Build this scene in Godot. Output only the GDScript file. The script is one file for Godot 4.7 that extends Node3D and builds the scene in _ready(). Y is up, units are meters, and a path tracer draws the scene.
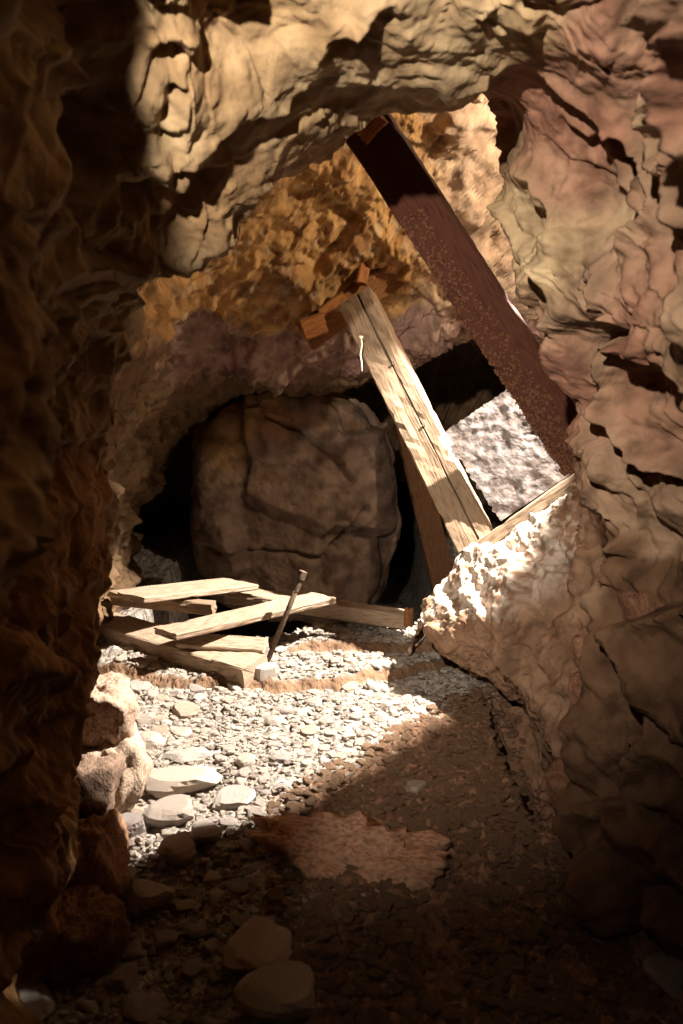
extends Node3D
# An abandoned mine drift: low rock passage, a chamber behind it with leaning props, boards over a pit and a floor of rubble and dirt.

const F := 996.0            # focal length in pixels of the 683 x 1024 frame
const EYE := Vector3(0, 1.5, 0)
const PITCH := 12.0

var rng := RandomNumberGenerator.new()
var n_big := FastNoiseLite.new()
var n_mid := FastNoiseLite.new()
var n_fine := FastNoiseLite.new()
var n_ridge := FastNoiseLite.new()
var n_warp := FastNoiseLite.new()
var n_wood := FastNoiseLite.new()
var fr_left: Basis
var fr_right: Basis
var taken := {}
var M := {}
var fwd: Vector3
var upv: Vector3

func _ready():
	rng.seed = 7
	fwd = Vector3(0, -sin(deg_to_rad(PITCH)), -cos(deg_to_rad(PITCH)))
	upv = Vector3(0, cos(deg_to_rad(PITCH)), -sin(deg_to_rad(PITCH)))
	# ---------- camera ----------
	var cam := Camera3D.new()
	cam.name = "camera"
	cam.fov = rad_to_deg(2.0 * atan(512.0 / F))
	cam.position = EYE
	cam.rotation_degrees.x = -PITCH
	cam.near = 0.02
	cam.current = true
	var at := CameraAttributesPhysical.new()
	at.frustum_focal_length = 35.0
	at.frustum_focus_distance = 3.7
	at.exposure_aperture = 4.0
	at.exposure_shutter_speed = 100.0
	cam.attributes = at
	add_child(cam)
	cam.fov = rad_to_deg(2.0 * atan(512.0 / F))
	# ---------- surroundings ----------
	var env := Environment.new()
	env.background_mode = Environment.BG_COLOR
	env.background_color = Color.BLACK
	env.tonemap_mode = Environment.TONE_MAPPER_LINEAR
	env.tonemap_exposure = 1.0
	env.sdfgi_enabled = true
	env.ssao_enabled = true
	env.ssil_enabled = true
	var we := WorldEnvironment.new()
	we.name = "environment"
	we.environment = env
	add_child(we)
	# ---------- lights ----------
	flood_lamp(Vector3(1.18, 2.25, -3.65), Vector3(-0.20, 0.0, -3.35))
	hand_lantern(Vector3(-0.42, 2.26, 0.30), Vector3(-0.20, 1.52, -2.6))
	# ---------- set up ----------
	setup_noise()
	setup_materials()
	print("t0 ", Time.get_ticks_msec())
	build_shell()
	print("shell ", Time.get_ticks_msec())
	build_back_wall()
	build_floor()
	print("floor ", Time.get_ticks_msec())
	build_outcrop()
	build_left_blocks()
	build_right_blocks()
	print("rock ", Time.get_ticks_msec())
	build_timbers()
	build_board_pile()
	build_stones()
	print("stones ", Time.get_ticks_msec())
	build_gravel()
	print("end ", Time.get_ticks_msec())

# ================= helpers =================
func pix(px: float, py: float, d: float) -> Vector3:   # a point seen at a pixel, d metres along the view axis
	return EYE + d * (fwd + Vector3((px - 341.5) / F, 0, 0) + upv * ((512.0 - py) / F))

func at_height(px: float, py: float, y: float) -> Vector3:   # where the ray of a pixel meets the level y
	var r: Vector3 = pix(px, py, 1.0) - EYE
	return EYE + r * ((y - EYE.y) / r.y)

func on_floor(px: float, py: float) -> Vector3:
	var p := at_height(px, py, 0.0)
	for i in 12:
		p = at_height(px, py, floor_height(p.x, p.z))
	return p

func numbered(called: String) -> String:
	if not taken.has(called):
		taken[called] = 0
		return called
	taken[called] += 1
	return "%s_%03d" % [called, taken[called]]

func tag(o: Node3D, label: String, category: String, group := "") -> void:
	o.set_meta("label", label)
	o.set_meta("category", category)
	if group != "":
		o.set_meta("group", group)

func thing(called: String, label: String, category: String, where: Transform3D, group := "") -> Node3D:
	var o := Node3D.new()
	o.name = numbered(called)
	add_child(o)
	o.transform = where
	tag(o, label, category, group)
	return o

func part(called: String, mesh: Mesh, mat: Material, parent: Node3D, where := Transform3D()) -> MeshInstance3D:
	var o := MeshInstance3D.new()
	o.name = called
	o.mesh = mesh
	o.material_override = mat
	o.transform = where
	parent.add_child(o, true)
	return o

func structure(called: String, mesh: Mesh, mat: Material, label: String, category: String) -> MeshInstance3D:
	var o := MeshInstance3D.new()
	o.name = called
	o.mesh = mesh
	o.material_override = mat
	add_child(o)
	o.set_meta("kind", "structure")
	tag(o, label, category)
	return o

# ================= lamps =================
func flood_lamp(where: Vector3, target: Vector3) -> void:
	var t := thing("work_lamp", "work lamp on the right side behind the rock arch with added plates that cut its light", "lamp", Transform3D(Basis(), where))
	var aim := (target - where).normalized()
	var bulb := SphereMesh.new()
	bulb.radius = 0.035
	bulb.height = 0.07
	bulb.radial_segments = 24
	bulb.rings = 12
	var glow := StandardMaterial3D.new()
	glow.albedo_color = Color(1, 1, 1)
	glow.emission_enabled = true
	glow.emission = Color(1.0, 0.95, 0.88)
	glow.emission_energy_multiplier = 4.0
	part("bulb", bulb, glow, t)
	var metal := StandardMaterial3D.new()
	metal.albedo_color = Color(0.35, 0.33, 0.3)
	metal.metallic = 0.6
	metal.roughness = 0.5
	# added plates that shape the light: a folded one on the near side of the bulb, its lower edge cuts the beam along the floor
	var st := SurfaceTool.new()
	st.begin(Mesh.PRIMITIVE_TRIANGLES)
	var edge_a := (Vector3(0.78, 0.0, -3.95) - where) * 0.15
	var edge_b := (Vector3(-0.74, 0.0, -1.95) - where) * 0.15
	var away := Vector3(0.80, 0, 0.60)
	for s in [0.0, 0.004]:
		var lower := [edge_a + away * s, edge_b + away * s]
		var mid := [edge_a + away * (0.12 + s) + Vector3(0, 0.30, 0), edge_b + away * (0.12 + s) + Vector3(0, 0.30, 0)]
		var top := [edge_a + away * (0.02 + s) + Vector3(0, 0.45, 0), edge_b + away * (0.02 + s) + Vector3(0, 0.45, 0)]
		for q in [[lower[0], lower[1], mid[1], mid[0]], [mid[0], mid[1], top[1], top[0]]]:
			for k in [0, 1, 2, 0, 2, 3]:
				st.add_vertex(q[k])
		# added flap, keeps the lamp off the near left wall
		var f0: Vector3 = Vector3(-1.86, 0, 0.95).normalized() * (0.36 + s)
		var f1: Vector3 = Vector3(-0.4, 0, 1.0).normalized() * (0.36 + s)
		var flap := [f0 + Vector3(0, -0.30, 0), f1 + Vector3(0, -0.30, 0), f1 + Vector3(0, 0.2, 0), f0 + Vector3(0, 0.2, 0)]
		for k in [0, 1, 2, 0, 2, 3]:
			st.add_vertex(flap[k])
		var e0: Vector3 = Vector3(-1.86, 0, 1.55).normalized() * (0.36 + s)  # added skirt, keeps lamp light off the near left floor
		var skirt := [e0 + Vector3(0, -0.6, 0), f1 + Vector3(0, -0.6, 0), f1 + Vector3(0, -0.2, 0), e0 + Vector3(0, -0.2, 0)]
		for k in [0, 1, 2, 0, 2, 3]:
			st.add_vertex(skirt[k])
		# added bar that only shades the left chamber wall
		var g1: Vector3 = Vector3(-1.86, 0, -0.55).normalized() * (0.36 + s)
		var bar := [f0 + Vector3(0, -0.30, 0), g1 + Vector3(0, -0.29, 0), g1 + Vector3(0, -0.16, 0), f0 + Vector3(0, -0.16, 0)]
		for k in [0, 1, 2, 0, 2, 3]:
			st.add_vertex(bar[k])
	st.generate_normals()
	part("shade_plates", st.commit(), metal, t)
	var stem := CylinderMesh.new()
	stem.top_radius = 0.012
	stem.bottom_radius = 0.012
	stem.height = 0.5
	part("stem", stem, metal, t, Transform3D(Basis(), Vector3(0, 0.28, 0)))
	var sp := SpotLight3D.new()
	sp.name = "flood_light"
	t.add_child(sp)
	sp.look_at_from_position(where, target, Vector3(0, 0, 1))
	sp.light_color = Color(1.0, 0.97, 0.93)
	sp.light_energy = 45.0
	sp.light_size = 0.014
	sp.spot_angle = 33.0
	sp.spot_angle_attenuation = 0.4
	sp.spot_range = 20.0
	sp.shadow_enabled = true
	var om := OmniLight3D.new()
	om.name = "bulb_light"
	t.add_child(om)
	om.light_color = Color(1.0, 0.93, 0.82)
	om.light_energy = 2.1
	om.light_size = 0.034
	om.omni_range = 20.0
	om.shadow_enabled = true

func hand_lantern(where: Vector3, target: Vector3) -> void:
	var t := thing("hand_lantern", "small battery lantern hanging from the roof behind the viewer", "lantern", Transform3D(Basis(), where))
	var dark := StandardMaterial3D.new()
	dark.albedo_color = Color(0.15, 0.15, 0.16)
	dark.roughness = 0.5
	var glow := StandardMaterial3D.new()
	glow.albedo_color = Color(1, 1, 1)
	glow.emission_enabled = true
	glow.emission = Color(1.0, 0.9, 0.76)
	glow.emission_energy_multiplier = 4.0
	var c := CylinderMesh.new()
	c.top_radius = 0.03
	c.bottom_radius = 0.03
	c.height = 0.06
	part("glow_tube", c, glow, t)
	var b := CylinderMesh.new()
	b.top_radius = 0.035
	b.bottom_radius = 0.045
	b.height = 0.08
	part("housing", b, dark, t, Transform3D(Basis(), Vector3(0, 0.07, 0)))
	var cap := CylinderMesh.new()
	cap.top_radius = 0.003
	cap.bottom_radius = 0.003
	cap.height = 0.3
	part("cord", cap, dark, t, Transform3D(Basis(), Vector3(0, 0.26, 0)))
	var om := OmniLight3D.new()
	om.name = "lantern_light"
	t.add_child(om)
	om.light_color = Color(1.0, 0.95, 0.88)
	om.light_energy = 0.25
	om.light_size = 0.03
	om.omni_range = 20.0
	om.shadow_enabled = true
	var sp := SpotLight3D.new()
	sp.name = "beam_light"
	t.add_child(sp)
	sp.look_at_from_position(where, target)
	sp.light_color = Color(1.0, 0.95, 0.88)
	sp.light_energy = 18.0
	sp.light_size = 0.03
	sp.spot_angle = 30.0
	sp.spot_angle_attenuation = 1.0
	sp.spot_range = 20.0
	sp.shadow_enabled = true

# ================= noise and materials =================
func fnl(n: FastNoiseLite, s: int, freq: float, oct: int, type := FastNoiseLite.TYPE_SIMPLEX_SMOOTH, fractal := FastNoiseLite.FRACTAL_FBM) -> void:
	n.seed = s
	n.noise_type = type
	n.frequency = freq
	n.fractal_type = fractal
	n.fractal_octaves = oct

func setup_noise() -> void:
	fnl(n_big, 11, 1.3, 3)
	fnl(n_mid, 12, 6.0, 3)
	fnl(n_fine, 13, 26.0, 3)
	fnl(n_ridge, 14, 5.0, 4, FastNoiseLite.TYPE_SIMPLEX_SMOOTH, FastNoiseLite.FRACTAL_RIDGED)
	fnl(n_warp, 15, 2.6, 2)
	fnl(n_wood, 16, 9.0, 3)
	# bedding: the beds of the left side dip one way, those of the right side the other
	fr_left = frame_of(Vector3(-0.62, 0.74, 0.25))
	fr_right = frame_of(Vector3(0.52, 0.80, 0.30))

func frame_of(n: Vector3) -> Basis:
	var z := n.normalized()
	var x := z.cross(Vector3(0, 0, 1)).normalized()
	var y := z.cross(x)
	return Basis(x, y, z).transposed()   # rows: coordinates along and across the beds

func noise_image(s: int, freq: float, oct: int, size := 512, type := FastNoiseLite.TYPE_SIMPLEX_SMOOTH, fractal := FastNoiseLite.FRACTAL_FBM) -> Image:
	var n := FastNoiseLite.new()
	fnl(n, s, freq, oct, type, fractal)
	return n.get_seamless_image(size, size)

func tinted(im: Image, stops: Array) -> ImageTexture:   # grey picture through a ramp of [at, colour]
	var g := Gradient.new()
	var offs := PackedFloat32Array()
	var cols := PackedColorArray()
	for s in stops:
		offs.append(s[0])
		cols.append(s[1])
	g.offsets = offs
	g.colors = cols
	var out := Image.create(im.get_width(), im.get_height(), false, Image.FORMAT_RGB8)
	for y in im.get_height():
		for x in im.get_width():
			out.set_pixel(x, y, g.sample(im.get_pixel(x, y).r))
	return ImageTexture.create_from_image(out)

func rock_material(tex: Texture2D, bump: Texture2D, scale: float, relief: float) -> StandardMaterial3D:
	var m := StandardMaterial3D.new()
	m.vertex_color_use_as_albedo = true
	m.albedo_texture = tex
	m.roughness = 0.92
	m.metallic_specular = 0.3
	m.uv1_triplanar = true
	m.uv1_world_triplanar = true
	m.uv1_scale = Vector3(scale, scale, scale)
	m.heightmap_enabled = true
	m.heightmap_texture = bump
	m.heightmap_scale = relief
	return m

func setup_materials() -> void:
	var mott := noise_image(31, 0.012, 6)
	var t_rock := tinted(mott, [[0.0, Color(0.55, 0.52, 0.5)], [0.4, Color(0.82, 0.8, 0.78)], [0.6, Color(0.95, 0.94, 0.92)], [1.0, Color(1, 1, 1)]])
	var b_rock := ImageTexture.create_from_image(noise_image(32, 0.02, 6))
	M.rock = rock_material(t_rock, b_rock, 1.3, 1.0)
	var b_dirt := ImageTexture.create_from_image(noise_image(33, 0.03, 5))
	M.dirt = rock_material(t_rock, b_dirt, 2.2, 1.5)
	M.stone = rock_material(t_rock, b_dirt, 5.0, 0.25)
	M.stone.vertex_color_use_as_albedo = false
	M.stone.uv1_world_triplanar = false
	# wood: noise stretched along the length of each timber
	var grain := noise_image(41, 0.035, 5)
	var t_wood := tinted(grain, [[0.0, Color(0.6, 0.54, 0.48)], [0.3, Color(0.84, 0.8, 0.76)], [0.5, Color(0.95, 0.93, 0.9)], [1.0, Color(1, 1, 1)]])
	var b_wood := ImageTexture.create_from_image(grain)
	M.wood_pale = wood_material(t_wood, b_wood, Color(0.55, 0.475, 0.40))
	M.wood_dusty = wood_material(t_wood, b_wood, Color(0.63, 0.56, 0.49))
	M.wood_red = wood_material(t_wood, b_wood, Color(0.29, 0.165, 0.12))
	M.wood_brown = wood_material(t_wood, b_wood, Color(0.50, 0.34, 0.20))
	M.wood_dark = wood_material(t_wood, b_wood, Color(0.30, 0.20, 0.12))
	M.wood_orange = wood_material(t_wood, b_wood, Color(0.60, 0.40, 0.23))
	M.iron = StandardMaterial3D.new()
	M.iron.albedo_color = Color(0.45, 0.38, 0.31)
	M.iron.roughness = 0.7
	M.iron.metallic = 0.3
	M.iron.uv1_triplanar = true
	M.iron.uv1_scale = Vector3(6, 6, 6)
	M.iron.albedo_texture = t_rock
	M.sheet = StandardMaterial3D.new()
	M.sheet.vertex_color_use_as_albedo = true
	M.sheet.roughness = 0.8
	M.sheet.uv1_triplanar = true
	M.sheet.uv1_scale = Vector3(4, 4, 4)
	M.sheet.albedo_texture = t_rock
	M.sheet.heightmap_enabled = true
	M.sheet.heightmap_texture = b_dirt
	M.sheet.heightmap_scale = 0.12
	M.string = StandardMaterial3D.new()
	M.string.albedo_color = Color(0.9, 0.86, 0.76)
	M.string.roughness = 0.9

func wood_material(tex: Texture2D, bump: Texture2D, c: Color) -> StandardMaterial3D:
	var m := StandardMaterial3D.new()
	m.albedo_color = c
	m.albedo_texture = tex
	m.roughness = 0.85
	m.metallic_specular = 0.3
	m.uv1_triplanar = true
	m.uv1_scale = Vector3(0.7, 7.0, 7.0)
	m.heightmap_enabled = true
	m.heightmap_texture = bump
	m.heightmap_scale = 0.12
	return m

# ================= rock surfaces =================
func facets(q: Vector3, salt: int) -> Vector3:   # nearest cell of a jittered lattice: x tilted plane of that cell, y distance to the border between cells
	var ix := int(floor(q.x - 0.5))
	var iy := int(floor(q.y - 0.5))
	var iz := int(floor(q.z - 0.5))
	var best := 9.0
	var second := 9.0
	var bh := 0
	var sh := 0
	var bd := Vector3.ZERO
	var sd := Vector3.ZERO
	for i in 2:
		for j in 2:
			for k in 2:
				var cx := ix + i
				var cy := iy + j
				var cz := iz + k
				var h := (cx * 73856093) ^ (cy * 19349663) ^ (cz * 83492791) ^ (salt * 2654435)
				h = (h ^ (h >> 13)) * 1274126177
				h = (h ^ (h >> 16)) & 0x3fffffff
				var d := q - Vector3(cx + 0.22 + 0.56 * float(h & 1023) / 1023.0, cy + 0.22 + 0.56 * float((h >> 10) & 1023) / 1023.0, cz + 0.22 + 0.56 * float((h >> 20) & 1023) / 1023.0)
				var l := d.length_squared()
				if l < best:
					second = best
					sh = bh
					sd = bd
					best = l
					bh = h
					bd = d
				elif l < second:
					second = l
					sh = h
					sd = d
	var edge := sqrt(second) - sqrt(best)
	var w := 0.5 - 0.5 * smoothstep(0.0, 0.12, edge)
	return Vector3(lerpf(plane_of(bh, bd), plane_of(sh, sd), w), edge, float((bh >> 3) & 255) / 255.0)

func plane_of(h: int, d: Vector3) -> float:
	var g := (h * 48271) & 0x3fffffff
	return d.dot(Vector3(float(g & 1023) / 511.5 - 1.0, float((g >> 10) & 1023) / 511.5 - 1.0, float((g >> 20) & 1023) / 511.5 - 1.0)) * 0.8 + (float((h >> 7) & 1023) / 1023.0 - 0.5) * 0.9

func rock_relief(p: Vector3, rough: float) -> float:
	var w := p + Vector3(n_warp.get_noise_3d(p.x, p.y, p.z), n_warp.get_noise_3d(p.x + 31.0, p.y, p.z), n_warp.get_noise_3d(p.x, p.y + 17.0, p.z)) * 0.06
	var side := smoothstep(-0.05, 0.35, p.x)
	var out := 0.0
	if side < 1.0:
		out += (1.0 - side) * bedded(fr_left * w)
	if side > 0.0:
		out += side * bedded(fr_right * w)
	out += n_big.get_noise_3d(p.x, p.y, p.z) * 0.07
	# broken ledges running round the passage: each has a face towards the entrance and a long back
	var front := smoothstep(-2.62, -2.3, p.z) * smoothstep(0.2, -0.4, p.z)
	if front > 0.0:
		var ph := -p.z / 0.42 + 1.7 * n_big.get_noise_3d(p.x * 1.1 + 4.0, p.y * 1.1, p.z * 0.7) + 0.35 * n_mid.get_noise_3d(p.x * 0.7, p.y * 0.7, p.z * 0.7)
		var fr := ph - floorf(ph)
		var saw := smoothstep(0.0, 0.22, fr) if fr < 0.22 else 1.0 - (fr - 0.22) / 0.78
		out += front * (saw - 0.5) * 0.13 * (1.0 - 0.7 * smoothstep(1.75, 1.5, p.y) * smoothstep(0.0, -0.3, p.x)) * clampf(0.75 + 1.6 * n_big.get_noise_3d(p.x * 1.4, p.y * 1.4 + 8.0, p.z * 1.4), 0.1, 1.4)
	out += n_ridge.get_noise_3d(p.x, p.y, p.z) * 0.014
	var ch := smoothstep(-2.75, -3.0, p.z)
	if ch > 0.0:
		out += ch * (n_ridge.get_noise_3d(p.x * 2.2, p.y * 2.2, p.z * 2.2) * 0.013 + n_mid.get_noise_3d(p.x * 1.6, p.y * 1.6, p.z * 1.6) * 0.015 + n_fine.get_noise_3d(p.x * 1.5, p.y * 1.5, p.z * 1.5) * 0.006)
	out += n_fine.get_noise_3d(p.x, p.y, p.z) * 0.005
	# the underside of the arch is smoother
	return out * rough * (1.0 - 0.55 * smoothstep(-1.95, -2.1, p.z) * smoothstep(-2.7, -2.5, p.z) * smoothstep(1.7, 1.85, p.y))

func bedded(q: Vector3) -> float:
	var a := facets(Vector3(q.x * 2.4, q.y * 1.9, q.z * 3.8), 1)
	var b := facets(Vector3(q.x * 6.0, q.y * 5.0, q.z * 9.0), 2)
	var crack := 1.0 - smoothstep(0.0, 0.10, a.y)
	var c := facets(Vector3(q.x * 15.0, q.y * 13.0, q.z * 20.0), 3)
	var crack_b := 1.0 - smoothstep(0.0, 0.09, b.y)
	return a.x * 0.095 + b.x * 0.034 + c.x * 0.013 - crack * 0.014 - crack_b * 0.006

func cr(a: Vector3, b: Vector3, c: Vector3, d: Vector3, t: float) -> Vector3:
	return a.cubic_interpolate_in_time(c, a, d, t, 0, 0, 0) if false else 0.5 * ((2.0 * b) + (c - a) * t + (2.0 * a - 5.0 * b + 4.0 * c - d) * t * t + (3.0 * b - a - 3.0 * c + d) * t * t * t)

func spline_row(row: Array, counts: Array) -> PackedVector3Array:
	var out := PackedVector3Array()
	var n := row.size()
	for i in n - 1:
		var a: Vector3 = row[max(i - 1, 0)]
		var b: Vector3 = row[i]
		var c: Vector3 = row[i + 1]
		var d: Vector3 = row[min(i + 2, n - 1)]
		for k in counts[i]:
			out.append(cr(a, b, c, d, float(k) / counts[i]))
	out.append(row[n - 1])
	return out

# a smooth sheet through a net of points, then pushed along its normals; returns [points, columns, rows]
func net(rows: Array, cu: Array, cv: Array) -> Array:
	var wide := []
	for r in rows:
		wide.append(spline_row(r, cu))
	var nu: int = wide[0].size()
	var pts := PackedVector3Array()
	var n := wide.size()
	var nv := 0
	for i in n - 1:
		var a: PackedVector3Array = wide[max(i - 1, 0)]
		var b: PackedVector3Array = wide[i]
		var c: PackedVector3Array = wide[i + 1]
		var d: PackedVector3Array = wide[min(i + 2, n - 1)]
		for k in cv[i]:
			var t: float = float(k) / cv[i]
			nv += 1
			for u in nu:
				pts.append(cr(a[u], b[u], c[u], d[u], t))
	pts.append_array(wide[n - 1])
	nv += 1
	return [pts, nu, nv]

func grid_normals(p: PackedVector3Array, nu: int, nv: int, sign_: float) -> PackedVector3Array:
	var out := PackedVector3Array()
	out.resize(p.size())
	for v in nv:
		var v0: int = maxi(v - 1, 0) * nu
		var v1: int = mini(v + 1, nv - 1) * nu
		var vr := v * nu
		for u in nu:
			var du := p[vr + mini(u + 1, nu - 1)] - p[vr + maxi(u - 1, 0)]
			var dv := p[v1 + u] - p[v0 + u]
			out[vr + u] = du.cross(dv).normalized() * sign_
	return out

func grid_mesh(p: PackedVector3Array, nrm: PackedVector3Array, col: PackedColorArray, nu: int, nv: int, u0: int, u1: int, flip: bool) -> ArrayMesh:
	var w := u1 - u0 + 1
	var pp := PackedVector3Array()
	var nn := PackedVector3Array()
	var cc := PackedColorArray()
	for v in nv:
		pp.append_array(p.slice(v * nu + u0, v * nu + u1 + 1))
		nn.append_array(nrm.slice(v * nu + u0, v * nu + u1 + 1))
		cc.append_array(col.slice(v * nu + u0, v * nu + u1 + 1))
	var idx := PackedInt32Array()
	idx.resize((w - 1) * (nv - 1) * 6)
	var k := 0
	for v in nv - 1:
		for u in w - 1:
			var a := v * w + u
			var b := a + 1
			var c := a + w
			var d := c + 1
			if flip:
				idx[k] = a; idx[k + 1] = c; idx[k + 2] = b
				idx[k + 3] = b; idx[k + 4] = c; idx[k + 5] = d
			else:
				idx[k] = a; idx[k + 1] = b; idx[k + 2] = c
				idx[k + 3] = b; idx[k + 4] = d; idx[k + 5] = c
			k += 6
	var arr := []
	arr.resize(Mesh.ARRAY_MAX)
	arr[Mesh.ARRAY_VERTEX] = pp
	arr[Mesh.ARRAY_NORMAL] = nn
	arr[Mesh.ARRAY_COLOR] = cc
	arr[Mesh.ARRAY_INDEX] = idx
	var m := ArrayMesh.new()
	m.add_surface_from_arrays(Mesh.PRIMITIVE_TRIANGLES, arr)
	return m

func lc(r: float, g: float, b: float) -> Color:
	return Color(r, g, b)

# colours of the rock (linear), by the beds they belong to, plus two zones darkened like shade
func rock_colour(p: Vector3) -> Color:
	var a := n_mid.get_noise_3d(p.x, p.y, p.z)
	var b := n_big.get_noise_3d(p.x * 1.6 + 9.0, p.y * 1.6, p.z * 1.6)
	var f := n_fine.get_noise_3d(p.x * 0.6, p.y * 0.6, p.z * 0.6)
	var tan_ := lc(0.44, 0.33, 0.20).lerp(lc(0.36, 0.23, 0.12), clampf(0.5 + b * 1.4, 0, 1))
	# rust on the left side lower down
	var rust := smoothstep(0.04, -0.04, p.y - 1.40 + 0.45 * p.x + 0.45 + 0.3 * b + 0.06 * a) * smoothstep(0.0, -0.1, p.x)
	var c := tan_.lerp(lc(0.34, 0.18, 0.07), rust * 0.85)
	# right side: red and purple beds
	var red := smoothstep(0.34, 0.50, p.x + 0.30 * b + 0.06 * a)
	var redc := lc(0.32, 0.205, 0.14).lerp(lc(0.31, 0.15, 0.11), clampf(0.25 + b * 1.8 + a * 0.6, 0, 1))
	c = c.lerp(redc, red * 0.85)
	# low right side: brown rock, with shade put into its colour
	var brown_shade := smoothstep(0.03, -0.03, p.y + 0.5 * (p.x - 0.5) - 1.05 - 0.35 * b - 0.06 * a) * smoothstep(0.1, 0.2, p.x)
	c = c.lerp(lc(0.175, 0.098, 0.058), brown_shade * 0.95)
	# the chamber: ochre above, purple band below
	var ch := smoothstep(-2.75, -2.95, p.z)
	if ch > 0.0:
		var o := lc(0.50, 0.29, 0.11).lerp(lc(0.29, 0.15, 0.06), clampf(0.40 + a * 1.6 + b * 0.8, 0, 1))
		o = o.lerp(lc(0.60, 0.46, 0.28), clampf((f + 0.4 * b - 0.12) * 3.0, 0, 1) * 0.7)
		var pale := smoothstep(0.25, 0.5, p.x)
		o = o.lerp(lc(0.6, 0.46, 0.36), pale * 0.7)
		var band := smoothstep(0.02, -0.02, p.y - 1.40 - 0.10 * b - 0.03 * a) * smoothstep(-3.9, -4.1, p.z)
		var low := maxf(smoothstep(1.16, 1.08, p.y + 0.06 * a), smoothstep(-0.76, -0.80, p.x + 0.08 * a))  # brown rock; the left chamber wall is coloured darker in place of shade
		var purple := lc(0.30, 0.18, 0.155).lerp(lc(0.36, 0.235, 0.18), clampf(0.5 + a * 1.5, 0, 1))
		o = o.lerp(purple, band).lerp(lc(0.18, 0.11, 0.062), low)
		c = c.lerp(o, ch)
	var dark := clampf((f - 0.15) * 2.0, 0, 1) * 0.35
	return Color(c.r * (1.0 - dark), c.g * (1.0 - dark), c.b * (1.0 - dark))

func displaced(g: Array, sign_: float, rough: float, fade_edges: bool) -> Array:
	var p: PackedVector3Array = g[0]
	var nu: int = g[1]
	var nv: int = g[2]
	var nb := grid_normals(p, nu, nv, sign_)
	var q := PackedVector3Array()
	q.resize(p.size())
	var col := PackedColorArray()
	col.resize(p.size())
	for i in p.size():
		var b := p[i]
		q[i] = b + nb[i] * rock_relief(b, rough)
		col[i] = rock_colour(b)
	return [q, grid_normals(q, nu, nv, sign_), col, nu, nv]

func ring(list: Array, d: float) -> Array:
	var out := []
	for e in list:
		out.append(pix(e[0], e[1], e[2] if e.size() > 2 else d))
	return out

func ring_world(list: Array, z: float) -> Array:
	var out := []
	for e in list:
		out.append(Vector3(e[0], e[1], z))
	return out

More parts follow.
